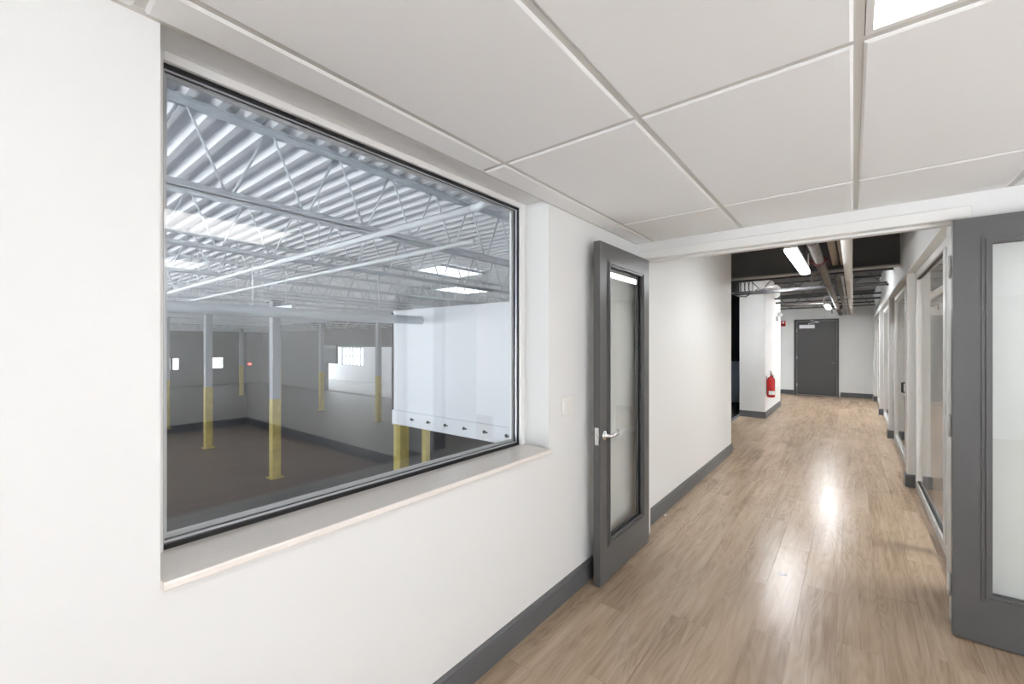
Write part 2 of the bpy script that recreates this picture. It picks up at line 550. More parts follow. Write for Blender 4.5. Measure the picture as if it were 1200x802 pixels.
# ------------------------------------------------------------------ double doors
LW, LH, LT = 0.825, 2.19, 0.0225
def door_leaf(name, label, loc, rz, with_latch, flip):
    d = empty(name, loc, rz); tag(d, label, 'door', kind='structure')
    ox0, ox1, oz0, oz1 = .115, LW - .115, .235, 2.075
    m = MB()
    z0 = .008
    m.box(0, ox0, -LT, LT, z0, LH); m.box(ox1, LW, -LT, LT, z0, LH)
    m.box(ox0, ox1, -LT, LT, z0, oz0); m.box(ox0, ox1, -LT, LT, oz1, LH)
    m.build('leaf', 'door_grey', d)
    for s in (-1, 1):
        q = MB()
        # moulded lite frame: three steps, on each face
        for (e, wd, p) in ((0, .014, .005), (.014, .012, .011), (.026, .012, .004)):
            ya, yb = sorted((s * (LT - .012), s * (LT + p)))
            q.ring(ox0 - .012 + e, ox1 + .012 - e, oz0 - .012 + e, oz1 + .012 - e, wd, ya, yb)
        q.build('lite_frame', 'door_grey', d)
    B(ox0 - .005, ox1 + .005, -.003, .003, oz0 - .005, oz1 + .005).build('glass_pane', 'pane_door', d)
    for z in (.25, 1.10, 1.95):
        h = MB()
        h.tube([(-.006, flip * (LT + .004), z - .055), (-.006, flip * (LT + .004), z + .055)], .0075, 10)
        h.tube([(-.006, flip * (LT + .004), z + .055), (-.006, flip * (LT + .004), z + .062)], .005, 8)
        h.tube([(-.006, flip * (LT + .004), z - .062), (-.006, flip * (LT + .004), z - .055)], .005, 8)
        h.build('hinge', 'white_trim', d)
    if with_latch:
        lx, lz = LW - .062, .955
        for s in (-1, 1):
            y = s * LT
            a = MB()
            a.lathe([(.034, 0), (.034, s * .004), (.030, s * .009), (.018, s * .011), (.013, s * .013), (.012, s * .040), (.010, s * .043)], (lx, y, lz), 24, 'y')
            ro = a.build('rose', 'chrome', d)
            b = MB()
            path = [(lx, y + s * .036, lz), (lx - .012, y + s * .046, lz), (lx - .035, y + s * .050, lz + .001), (lx - .065, y + s * .050, lz + .001), (lx - .092, y + s * .050, lz - .002), (lx - .110, y + s * .047, lz + .002), (lx - .121, y + s * .040, lz + .011), (lx - .126, y + s * .031, lz + .020)]
            b.tube(path, [.011, .0105, .0095, .009, .0085, .0078, .007, .005], 12)
            b.build('lever', 'chrome', ro)
        B(LW, LW + .0015, -.0135, .0135, lz - .055, lz + .055).build('latch_plate', 'chrome', d)
        B(LW + .0015, LW + .012, -.007, .007, lz - .010, lz + .010).build('latch_bolt', 'chrome', d)
    else:
        B(LW, LW + .0015, -.0135, .0135, .95 - .06, .95 + .06).build('strike_plate', 'chrome', d)
    return d
door_leaf('door_1', 'grey glazed door with chrome lever standing open along the window wall', (-1.2625, 3.262, 0), R(-90), True, -1)
door_leaf('door_2', 'grey glazed door folded back at the right edge', (.410, 3.222, 0), 0.0, False, 1)

# light switch
sw = empty('light_switch', (WL, 2.225, 1.165)); tag(sw, 'white two-gang light switch between window and open door', 'light switch')
def swb(mb, n, m, b=0): return mb.build(n, m, sw, b)
swb(B(0, .006, -.058, .058, -.0575, .0575), 'plate', 'switch_plastic', .002)
for yy in (-.023, .023):
    r_ = MB(); r_.prism([(.006, -.033), (.011, -.033), (.0075, .033), (.006, .033)], 'y', yy - .0165, yy + .0165)
    r_.build('rocker', 'switch_plastic', sw)
    for zz in (-.048, .048):
        MB().lathe([(.003, .006), (.003, .0068)], (0, yy, zz), 8, 'x').build('screw', 'white_trim', sw)

# ------------------------------------------------------------------ corridor shell
tag(B(-3.4, CR + .2, CE, CE + .2, 0, 3.1).build('wall_corridor_end', 'wall_paint'), 'white wall with the grey door at the corridor end', 'wall', kind='structure')
PIL = [(YF2, 3.80), (6.30, 6.42), (9.36, 9.48), (12.40, 12.52), (15.40, CE)]
w = MB()
for a, b in PIL:
    w.box(CR, .62, a, b, 0, 2.31)
w.box(CR, .62, YF2, CE, 2.31, 3.1)
tag(w.build('wall_corridor_right', 'wall_paint'), 'white corridor wall with full height glazed bays', 'wall', kind='structure')
runs = []
for a, b in PIL[1:]:
    runs.append(('y', CR, -1, a, b))
for a, b in PIL[1:]:
    runs.append(('x', a, -1, CR - .016, .53))
baseboard('baseboard_corridor_right', 'short dark grey baseboards on the piers between the glazed bays', runs)
baseboard('baseboard_corridor_end', 'dark grey baseboard beside the far grey door', [('x', CE, -1, -3.2, -1.45), ('x', CE, -1, -.29, CR)])
# column-like wall block left
COLX0, COLX1, COLY0, COLY1 = -1.92, -1.44, 10.3, 12.72
tag(B(COLX0, COLX1, COLY0, COLY1, 0, 3.08).build('wall_block', 'wall_paint'), 'free-standing white wall block carrying the fire extinguisher', 'wall', kind='structure')
baseboard('baseboard_block', 'dark grey baseboard around the white wall block', [('x', COLY0, -1, COLX0, COLX1 + .016), ('y', COLX1, 1, COLY0, COLY1)])
# dark side space
w = MB()
w.box(-3.42, -3.30, 6.55, CE, 0, 3.1)
w.box(-3.42, -1.62, 6.55, 6.70, 0, 3.1)
w.box(-3.30, COLX0, 12.60, 12.70, 0, 3.1)  # partition added to keep the hidden strip's light out of the niche
tag(w.build('wall_side_space', 'dark_room'), 'dark walls of the unlit space left of the corridor, with an added partition blocking light', 'wall', kind='structure')
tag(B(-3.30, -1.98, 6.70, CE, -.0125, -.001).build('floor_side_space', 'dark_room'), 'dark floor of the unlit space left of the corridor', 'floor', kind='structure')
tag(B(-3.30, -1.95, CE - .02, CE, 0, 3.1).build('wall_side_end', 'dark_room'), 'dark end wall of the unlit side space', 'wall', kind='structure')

# dark corrugated deck over the corridor
deck = empty('ceiling_corridor', (0, 0, 3.0)); tag(deck, 'black painted corrugated roof deck over the corridor', 'ceiling', kind='structure')
def corr_profile(y0, y1, z, pitch, depth, flat, slope, th=.004, phase=0.0):
    """trapezoid flutes across y; z is the lowest level; returns closed (y,z) profile"""
    pts = []
    y = y0
    n = int(round((y1 - y0) / pitch))
    for k in range(n):
        b = y0 + k * pitch
        pts += [(b, z), (b + flat, z), (b + flat + slope, z + depth), (b + pitch - slope, z + depth)]
    pts.append((y0 + n * pitch, z))
    return pts + [(p, q + th) for p, q in reversed(pts)]
y = YF2
while y < CE - .1:
    y1 = min(y + 0.9, CE)
    n = max(1, int(round((y1 - y) / .15)))
    mb = MB().prism(corr_profile(y, y + n * .15, 3.0, .15, .04, .05, .025), 'x', -3.42 if y > 6.5 else WL - .1, .62)
    o = mb.build('deck_sheet', 'dark_deck', deck); o.matrix_parent_inverse = Matrix.Translation((0, 0, -3.0))
    y += n * .15
o = MB().box(WL - .1, .62, YF2, 6.6, 3.06, 3.1).box(-3.42, .62, 6.6, CE, 3.06, 3.1).build('roof_board', 'dark_deck', deck); o.matrix_parent_inverse = Matrix.Translation((0, 0, -3.0))

# far grey door
d3 = empty('door_3', (-1.37, CE, 0)); tag(d3, 'closed dark grey door at the far end of the corridor', 'door', kind='structure')
m = MB(); m.box(-.075, 0, -.03, 0, 0, 2.335); m.box(1.0, 1.045, -.03, 0, 0, 2.335); m.box(0, 1.0, -.03, 0, 2.28, 2.335)
m.build('frame', 'door_grey_dark', d3)
B(.004, .996, -.018, -.002, .008, 2.276).build('leaf', 'door_grey_dark', d3)
a = MB(); a.lathe([(.03, -.018), (.03, -.026), (.012, -.030), (.012, -.06)], (.93, 0, 1.0), 16, 'y'); ro = a.build('rose', 'chrome', d3)
MB().tube([(.93, -.058, 1.0), (.90, -.07, 1.0), (.82, -.07, .985), (.80, -.06, .98)], [.011, .010, .009, .007], 10).build('lever', 'chrome', ro)
cl = B(.07, .46, -.075, -.018, 2.055, 2.165).build('door_closer', 'aluminium', d3, .006)
m = MB(); m.tube([(.30, -.06, 2.165), (.30, -.06, 2.20), (.57, -.12, 2.235)], .009, 8); m.tube([(.57, -.12, 2.235), (.36, -.035, 2.30)], .009, 8); m.build('closer_arm', 'aluminium', cl)
for z in (.3, 1.15, 2.0):
    MB().tube([(0, -.024, z - .05), (0, -.024, z + .05)], .008, 8).build('hinge', 'aluminium', d3)

# ------------------------------------------------------------------ glazed bays of the corridor
names = ['nearest glazed bay with white frame right of the corridor, beside the folded-back door', 'second glazed bay from the double doors, with black pull handle', 'third glazed bay from the double doors', 'farthest glazed bay next to the corridor end wall']
for k in range(4):
    y0, y1 = PIL[k][1], PIL[k + 1][0]
    wn = empty('window_%d' % (k + 2), (.555, y0, 0)); tag(wn, names[k], 'window', kind='structure')
    L_ = y1 - y0
    FWD = .05
    B(-.03, .03, 0, L_, 0, .075).build('bottom_rail', 'frame_white', wn, .003)
    B(-.03, .03, 0, L_, 2.245, 2.308).build('head_rail', 'frame_white', wn, .003)
    B(-.03, .03, 0, FWD, .075, 2.245).build('post', 'frame_white', wn, .003)
    B(-.03, .03, L_ - FWD, L_, .075, 2.245).build('post', 'frame_white', wn, .003)
    ys = [FWD, L_ - FWD]
    if k > 0:
        mid = .98
        B(-.035, .035, mid - .035, mid + .035, .075, 2.245).build('mullion', 'frame_white', wn, .003)
        segs = [(FWD, mid - .035), (mid + .035, L_ - FWD)]
    else:
        B(-.03, .03, .60, .70, .075, 2.245).build('mullion', 'frame_white', wn, .003)
        segs = [(FWD, .60), (.70, L_ - FWD)]
    for a, b in segs:
        B(-.004, .004, a - .004, b + .004, .071, 2.249).build('glass_pane', 'pane_clear', wn)
        m = MB()
        for xs in (-.014, .006):
            m.box(xs, xs + .008, a, b, 2.233, 2.245); m.box(xs, xs + .008, a, b, .075, .087)
        m.build('glazing_bead', 'gasket_black' if k == 0 else 'frame_white', wn)
    if k == 1:
        h = MB(); h.tube([(-.035, .98, .93), (-.06, .98, .93), (-.06, .98, 1.05), (-.035, .98, 1.05)], .012, 8); h.build('pull_handle', 'rubber_black', wn)

# offices behind the glazing
w = MB()
w.box(4.2, 4.35, YF2, CE + .2, 0, 2.62)
for yy in (6.36, 9.42, 12.46):
    w.box(.62, 4.2, yy - .05, yy + .05, 0, 2.55)
w.box(CR + .16, 4.2, CE, CE + .2, 0, 2.62)
tag(w.build('wall_offices', 'wall_paint'), 'white partition walls seen through the glazed bays', 'wall', kind='structure')
tag(B(.62, 4.2, YF2, CE, 2.55, 2.62).build('ceiling_offices', 'ceiling_tile'), 'white ceiling of the small offices behind the glazing', 'ceiling', kind='structure')
baseboard('baseboard_offices', 'dark grey baseboards seen through the glazed bays', [('x', yy - .05, -1, .62, 4.2) for yy in (6.36, 9.42, 12.46)] + [('y', 4.2, -1, YF2, CE)])
for k, yy in enumerate((4.9, 7.9, 11.0, 14.2)):
    t = empty('ceiling_light', (2.3, yy, 2.55)); tag(t, ['square', 'second', 'third', 'fourth'][k] + ' office light panel behind the glazed bays, counted from the double doors', 'ceiling light', 'light panels of the small offices')
    fm = MB()
    fm.box(-.30, -.28, -.6, .6, -.03, 0); fm.box(.28, .30, -.6, .6, -.03, 0); fm.box(-.28, .28, -.6, -.58, -.03, 0); fm.box(-.28, .28, .58, .6, -.03, 0)
    fm.build('frame', 'white_trim', t)
    B(-.28, .28, -.58, .58, -.022, -.012).build('diffuser', 'room_lens', t)

# ------------------------------------------------------------------ corridor overhead services
bm_ = empty('steel_beam', (-1.7, 7.2, 2.5)); tag(bm_, 'large black steel I-beam crossing above the corridor', 'beam')
def under(o, p): o.matrix_parent_inverse = Matrix.Translation(-Vector(p.location)); return o
under(B(-2.6, CR - .001, 7.19, 7.206, 2.545, 2.93).build('web', 'black_web_lit', bm_), bm_)
under(B(-2.6, CR - .001, 7.10, 7.30, 2.525, 2.545).build('bottom_flange', 'black_flange_lit', bm_), bm_)
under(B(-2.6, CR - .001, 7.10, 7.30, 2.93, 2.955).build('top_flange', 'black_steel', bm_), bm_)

def black_joist(y, zt, zb, label, xa=-3.28):
    j = empty('black_joist', (-1.4, y, zb)); tag(j, label, 'joist', 'black joists above the corridor')
    under(B(xa, CR - .001, y - .035, y + .035, zt - .03, zt).build('top_chord', 'black_steel', j), j)
    under(B(xa, CR - .001, y - .022, y + .022, zb, zb + .035).build('bottom_chord', 'black_steel', j), j)
    x = xa + .06; up = False
    while x < CR - .35:
        a, b = (zb + .02, zt - .015) if not up else (zt - .015, zb + .02)
        under(MB().tube([(x, y, a), (x + .3, y, b)], .009, 6).build('web_rod', 'black_steel', j), j)
        x += .3; up = not up
black_joist(8.30, 2.985, 2.63, 'black open-web joist just beyond the black beam')
black_joist(9.70, 2.985, 2.59, 'second black open-web joist beyond the beam')
black_joist(11.65, 2.985, 2.60, 'third black open-web joist beyond the beam', COLX1 + .002)
black_joist(14.70, 2.985, 2.58, 'last black open-web joist, close to the corridor end wall')
def pipe(name, pts, r, m, label, cat, group=None, seg=14):
    o = MB().tube(pts, r, seg).build(name, m)
    tag(o, label, cat, group)
    return o
pipe('conduit', [(-3.2, 9.32, 2.535), (CR - .002, 9.32, 2.535)], .018, 'black_steel', 'black conduit crossing low in front of the second joist', 'conduit')
pipe('conduit', [(COLX1 + .002, 11.9, 2.54), (CR - .002, 11.9, 2.54)], .018, 'black_steel', 'black conduit just behind the third joist', 'conduit')
pipe('conduit', [(COLX1 - .06, 12.76, 2.56), (-.55, 12.76, 2.56)], .026, 'grey_pipe', 'grey horizontal pipe left of the far strip light', 'pipe')
pipe('conduit', [(-3.2, 15.2, 2.72), (CR - .002, 15.2, 2.72)], .02, 'black_steel', 'black conduit highest at the corridor end', 'conduit')

# sprinkler main with red couplings
sp = empty('sprinkler_pipe', (-.29, 9, 2.45)); tag(sp, 'grey sprinkler main with dark red couplings running along the corridor', 'pipe')
under(MB().tube([(-.29, YF2 + .01, 2.46), (-.29, 15.9, 2.46)], .046, 16).build('pipe', 'grey_pipe', sp), sp)
for yy in (5.75, 13.4):
    c_ = MB(); c_.tube([(-.29, yy - .035, 2.46), (-.29, yy + .035, 2.46)], .062, 16)
    c_.box(-.372, -.208, yy - .02, yy + .02, 2.44, 2.48)
    under(c_.build('coupling', 'red_coupling', sp), sp)
for yy in (4.6, 8.0, 11.0):
    h = MB(); h.tube([(-.29, yy, 2.505), (-.29, yy, 2.99)], .006, 6)
    ring_ = [(-.29 + .05 * math.cos(t * math.pi / 8), yy, 2.46 + .05 * math.sin(t * math.pi / 8)) for t in range(17)]
    h.tube(ring_, .005, 6)
    under(h.build('hanger', 'black_steel', sp), sp)
for yy in (6.85, 9.9, 13.7):
    h = MB(); h.tube([(-.335, yy, 2.46), (-.42, yy, 2.46), (-.42, yy, 2.40)], .013, 8); h.lathe([(.016, 0), (.016, -.02), (.006, -.03), (.02, -.045), (.02, -.048)], (-.42, yy, 2.40), 12)
    under(h.build('sprinkler_head', 'grey_pipe', sp), sp)

wpz = 2.47
wpp = empty('white_pipe', (-.045, 9, wpz)); tag(wpp, 'white drain pipe running straight along the corridor ceiling', 'pipe')
under(MB().tube([(-.045, YF2 + .01, wpz), (-.045, CE - .01, wpz)], .043, 18).build('pipe', 'white_pipe', wpp), wpp)
for yy in (7.45, 10.5, 13.5):
    under(MB().tube([(-.045, yy - .04, wpz), (-.045, yy + .04, wpz)], .05, 18).build('coupling', 'white_pipe', wpp), wpp)
tag(B(-.212, -.150, YF2 + .01, 7.17, 2.60, 2.66).build('tan_timber', 'tan_paint'), 'left one of two tan timbers running up to the black beam', 'timber', 'tan timbers before the beam')
tag(B(-.128, -.072, YF2 + .01, 7.17, 2.60, 2.66).build('tan_timber', 'tan_paint'), 'right one of two tan timbers, next to the white pipe', 'timber', 'tan timbers before the beam')
pipe('conduit', [(-.165, 7.4, 2.46), (-.165, 15.9, 2.46)], .030, 'grey_pipe', 'grey pipe beside the white pipe beyond the beam', 'pipe')
pipe('conduit', [(-.116, 7.4, 2.47), (-.116, 15.9, 2.47)], .014, 'aluminium', 'thin galvanised conduit squeezed beside the white pipe', 'conduit')

def strip_light(y0, y1, z, x, label, lens='strip_lens_far'):
    s = empty('strip_light', (x, (y0 + y1) / 2, z)); tag(s, label, 'strip light', 'hanging corridor strip lights')
    h = (y1 - y0) / 2
    m = MB(); m.prism([(-.030, .075), (.030, .075), (.042, .03), (.046, .012), (-.046, .012), (-.042, .03)], 'y', -h, h)
    m.build('housing', 'white_pipe', s)
    l = MB(); l.prism([(-.044, .012), (.044, .012), (.044, -.006), (.030, -.018), (-.030, -.018), (-.044, -.006)], 'y', -h + .01, h - .01)
    l.build('lens', lens, s)
    for yy in (-h + .08, h - .08):
        c_ = MB(); c_.tube([(0, yy, .075), (-.02, yy, .115), (0, yy, .15), (.02, yy, .115), (0, yy, .075)], .004, 6)
        c_.tube([(0, yy, .15), (0, yy, 2.995 - z)], .003, 6)
        c_.build('hanger', 'black_steel', s)
    w_ = MB(); pts = [(.03, h - .05, .05)]
    for t in range(1, 9):
        f = t / 8
        pts.append((.03 + .018 * f, h - .05 - .25 * f, .05 - .03 * math.sin(math.pi * f) + .10 * f * f))
    w_.tube(pts, .006, 8); w_.build('power_cord', 'white_pipe', s)
strip_light(4.20, 5.62, 2.32, -.405, 'bright hanging strip light in front of the black beam', 'strip_lens')
strip_light(8.42, 9.5, 2.83, -.95, 'strip light added out of sight behind the black beam to brighten the corridor')  # unseen lamp added to light the front of the wall block
strip_light(13.0, 14.4, 2.45, -2.60, 'strip light added out of sight behind the white wall block to brighten the end wall')  # unseen lamp added to brighten the corridor end wall
strip_light(11.95, 12.95, 2.43, -.46, 'small far strip light near the corridor end')

# cable loops and bent conduit above the side opening
cab = MB()
for k in range(4):
    cx = -1.86 + .075 * k
    cab.tube([(cx + .035 * math.cos(t * math.pi / 10), 9.9, 2.74 + (.15 - .01 * k) * math.sin(t * math.pi / 10)) for t in range(21)], .007, 6)
tag(cab.build('cable_coil', 'rubber_black'), 'loops of black cable hanging above the side opening', 'cable')
pipe('conduit', [(-2.1, 9.5, 2.70), (-1.80, 9.5, 2.52), (-1.66, 9.5, 2.50), (-1.44, 9.52, 2.64), (-1.2, 9.55, 2.66)], .016, 'grey_pipe', 'bent grey conduit in front of the white wall block', 'conduit')

# fire extinguisher
fe = empty('fire_extinguisher', (COLX1 + .085, 10.48, .43)); tag(fe, 'red fire extinguisher hanging on the white wall block', 'fire extinguisher')
MB().lathe([(.060, 0), (.072, .012), (.074, .03), (.074, .36), (.068, .395), (.045, .425), (.022, .44), (.020, .455)], (0, 0, 0), 20).build('body', 'red_paint', fe)
va = MB(); va.lathe([(.022, .455), (.022, .50), (.016, .515)], (0, 0, 0), 12); va.box(-.012, .012, -.045, .012, .485, .51)
v_ = va.build('valve', 'chrome', fe)
MB().tube([(0, .01, .515), (0, -.05, .545), (0, -.11, .555)], .009, 8).build('handle', 'rubber_black', v_)
MB().tube([(0, -.04, .49), (0, -.10, .485)], .008, 8).build('lever', 'rubber_black', v_)
MB().lathe([(.016, .024), (.016, .036)], (0, .0, .485), 12, 'x').build('gauge', 'paper_white', v_)
MB().tube([(.0, .03, .49), (.02, .075, .46), (.03, .092, .38), (.03, .092, .20), (.03, .090, .12)], [.010, .010, .010, .011, .014], 8).build('hose', 'rubber_black', fe)
lb = MB()
for k in range(6):
    a0, a1 = R(-115 + k * 16), R(-115 + (k + 1) * 16)
    n = len(lb.v)
    for a in (a0, a1):
        for z in (.06, .14):
            lb.v.append((.0752 * math.cos(a), .0752 * math.sin(a), z)); lb.v.append((.0744 * math.cos(a), .0744 * math.sin(a), z))
    lb.f += [(n, n + 4, n + 6, n + 2), (n + 1, n + 3, n + 7, n + 5), (n, n + 1, n + 5, n + 4), (n + 2, n + 6, n + 7, n + 3)]
lb.build('label_sticker', 'paper_white', fe)
m = MB(); m.box(-.085, -.078, -.02, .02, .05, .45); m.tube([(.076 * math.cos(t * math.pi / 8), .076 * math.sin(t * math.pi / 8), .22) for t in range(17)], .003, 6)
m.build('bracket', 'rubber_black', fe)
# wall devices
hs = empty('alarm_strobe', (-1.73, CE, 2.22)); tag(hs, 'red fire alarm sounder on the far wall beside the block', 'fire alarm')
B(-.062, .062, -.035, 0, -.085, .085).build('body', 'red_paint', hs, .006)
B(-.03, .03, -.05, -.035, .01, .055).build('strobe_lens', 'paper_white', hs, .006)
MB().lathe([(.03, -.035), (.026, -.04)], (0, 0, -.04), 16, 'y').build('sounder', 'rubber_black', hs)
em = empty('emergency_light', (COLX1, 12.08, 2.20)); tag(em, 'small white emergency light box high on the white wall block', 'emergency light')
B(0, .05, -.16, .16, -.09, .03).build('body', 'frame_white', em, .006)
for yy in (-.09, .09):
    MB().lathe([(.045, 0), (.05, .02), (.04, .06), (.02, .075)], (.03, yy, .075), 14, 'x').build('lamp_head', 'frame_white', em)
    MB().tube([(.03, yy, .03), (.04, yy, .06)], .01, 8).build('lamp_neck', 'frame_white', em)
# pale box standing in the dark side space
bx = empty('standing_panel', (-2.40, 12.3, 0)); tag(bx, 'pale blue panel standing in the dark side space', 'panel')
B(-.45, .45, -.02, .02, .05, 1.12).build('sheet', 'blue_grey', bx, .004)
B(-.45, -.41, -.2, .2, 0, .05).build('foot', 'black_steel', bx); B(.41, .45, -.2, .2, 0, .05).build('foot', 'black_steel', bx)
# scraps on the floor
def scrap(x, y, s, rz, label):
    m = MB(); m.v = [(-s, -s * .35, .0006), (s * .2, -s * .5, .004), (s, -s * .2, .001), (s * .8, s * .4, .006), (-s * .1, s * .3, .002), (-s * .9, s * .4, .005)]
    m.v += [(a, b, c + .0012) for a, b, c in m.v]
    m.f = [(5, 4, 1, 0), (4, 3, 2, 1), (6, 7, 10, 11), (7, 8, 9, 10)] + [(i, (i + 1) % 6, 6 + (i + 1) % 6, 6 + i) for i in range(6)]
    o = m.build('paper_scrap', 'paper_white'); o.location = (x, y, 0); o.rotation_euler = (0, 0, rz)
    tag(o, label, 'paper scrap', 'scraps on the floor')
scrap(-.367, 3.35, .022, R(20), 'small white paper scrap lying in the middle of the floor')
scrap(-1.318, 3.86, .018, R(80), 'tiny white scrap beside the corridor baseboard')

# ------------------------------------------------------------------ warehouse shell
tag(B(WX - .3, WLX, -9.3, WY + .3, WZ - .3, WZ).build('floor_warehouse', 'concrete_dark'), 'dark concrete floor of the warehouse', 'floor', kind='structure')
# far wall with small windows
FW_WIN = [(9.30, 10.04), (10.16, 10.62), (12.45, 13.87)]
FZ0, FZ1 = -.53, .46
w = MB()
w.box(WX - .3, WX, -9.3, WY + .3, WZ, FZ0); w.box(WX - .3, WX, -9.3, WY + .3, FZ1, 3.6)
yy = -9.3
for a, b in FW_WIN:
    w.box(WX - .3, WX, yy, a, FZ0, FZ1); yy = b
w.box(WX - .3, WX, yy, WY + .3, FZ0, FZ1)
tag(w.build('wall_warehouse_far', 'block_grey'), 'grey far wall of the warehouse with small bright windows', 'wall', kind='structure')
for k, (a, b) in enumerate(FW_WIN):
    wn = empty('window_%d' % (6 + k), (WX, (a + b) / 2, FZ0)); tag(wn, ['leftmost small bright window in the far warehouse wall', 'narrow middle window in the far warehouse wall', 'wide small window in the far warehouse wall beside a column'][k], 'window', kind='structure')
    h = (b - a) / 2
    m = MB(); m.box(-.1, -.03, -h, -h + .04, 0, .99); m.box(-.1, -.03, h - .04, h, 0, .99); m.box(-.1, -.03, -h + .04, h - .04, 0, .04); m.box(-.1, -.03, -h + .04, h - .04, .95, .99)
    m.build('frame', 'frame_white', wn)
    B(-.07, -.062, -h + .04, h - .04, .04, .95).build('glass_pane', 'pane_clear', wn)
# side wall (Y = WY) with the wide opening to the bright bay
OPX0, OPX1, OPZ = -32.4, -23.4, 1.42
w = MB()
w.box(WX, OPX0, WY, WY + .3, WZ, 3.6); w.box(OPX1, WLX, WY, WY + .3, WZ, 3.6); w.box(OPX0, OPX1, WY, WY + .3, OPZ, 3.6)
tag(w.build('wall_warehouse_side', 'block_grey'), 'grey side wall of the warehouse with an opening into a bright bay', 'wall', kind='structure')
# bright bay behind
BY = 23.0
w = MB()
BWX0, BWX1, BWZ0, BWZ1 = -40.6, -36.6, -.45, 1.3
w.box(-46, BWX0, BY, BY + .3, WZ, 3.4); w.box(BWX1, -20, BY, BY + .3, WZ, 3.4); w.box(BWX0, BWX1, BY, BY + .3, WZ, BWZ0); w.box(BWX0, BWX1, BY, BY + .3, BWZ1, 3.4)
w.box(-20.3, -20, WY + .3, BY, WZ, 3.4)
tag(w.build('wall_bay', 'wall_paint'), 'pale walls of the bright bay beyond the warehouse opening', 'wall', kind='structure')
tag(B(-46, -20, WY, BY + .3, WZ - .3, WZ).build('floor_bay', 'bay_floor'), 'sunlit pale floor of the bay beyond the warehouse opening', 'floor', kind='structure')
tag(B(-46, -20, WY + .3, BY - .8, 3.1, 3.3).build('ceiling_bay', 'wall_paint'), 'pale roof edge of the bay beyond the warehouse opening', 'ceiling', kind='structure')
wn = empty('window_9', ((BWX0 + BWX1) / 2, BY, BWZ0)); tag(wn, 'bright gridded window in the bay beyond the warehouse', 'window', kind='structure')
h = (BWX1 - BWX0) / 2; zz = BWZ1 - BWZ0
for k in range(7):
    xx = -h + 2 * h * k / 6
    B(xx - .04, xx + .04, .1, .18, 0, zz).build('mullion', 'block_grey', wn)
for z in (0, zz / 2, zz - .06):
    B(-h, h, .1, .18, z, z + .06).build('transom', 'block_grey', wn)
# louvred grille hanging beside the opening
lv = empty('louvre_grille', (-31.6, WY - .0605, .15)); tag(lv, 'grey vertical louvre grille with pale top beside the bright opening', 'grille')
m = MB(); m.ring(-1.15, 1.15, 0, 1.45, .06, -.06, .06); m.build('frame', 'block_grey', lv)
for k in range(11):
    xx = -1.0 + .2 * k
    B(xx - .04, xx + .04, -.05, .05, .06, 1.15).build('slat', 'column_white', lv)
B(-1.09, 1.09, -.055, .055, 1.15, 1.39).build('top_panel', 'column_white', lv)
# daylight side (Y = -9): unseen openings added to light the roof deck
w = MB()
xx = WX
opens = [(-42, -36), (-34, -28), (-26, -20), (-18, -12), (-10.5, -3.0)]
for a, b in opens:
    w.box(xx, a, -9.3, -9.0, WZ, 3.6); w.box(a, b, -9.3, -9.0, 2.2, 3.6); xx = b
w.box(xx, WLX, -9.3, -9.0, WZ, 3.6)
tag(w.build('wall_warehouse_daylight', 'block_grey'), 'warehouse wall left of the view, with openings added to let in daylight', 'wall', kind='structure')
tag(B(-90, 40, -70, -9.3, WZ - .3, WZ - .02).build('ground_bounce_warehouse', 'concrete_light'), 'pale ground added outside the warehouse openings, bouncing daylight in', 'ground', kind='structure')  # unseen ground added to reflect daylight onto the roof deck
tag(B(WLX, 40, -9.3, YB - .2, WZ - .3, WZ - .02).build('ground_bounce_office', 'concrete_light'), 'pale ground added below the back openings, bouncing daylight in', 'ground', kind='structure')  # unseen ground added to reflect daylight in through the back openings
tag(B(XR + .4, 60, YB - .2, 30, WZ - .3, WZ - .02).build('ground_side', 'concrete_light'), 'pale concrete ground beside the office', 'ground', kind='structure')
m = MB(); m.box(WX - .3, WLX, -9.3, WY + .3, 3.50, 3.60); m.box(WLX, XR + .3, YB - .3, WY + .3, 3.50, 3.60)
tag(m.build('roof_slab', 'dark_deck'), 'roof build-up above the deck', 'roof', kind='structure')

# roof deck sheets
rd = empty('ceiling_warehouse', (-20, 0, DZ)); tag(rd, 'white corrugated steel roof deck of the warehouse', 'ceiling', kind='structure')
y = -9.0
PITCH = .203
while y < WY:
    pr = corr_profile(y, y + 3 * PITCH, DZ, PITCH, .062, .060, .034)
    under(MB().prism(pr, 'x', WX, WLX).build('deck_sheet', 'deck_white', rd), rd)
    y += 3 * PITCH

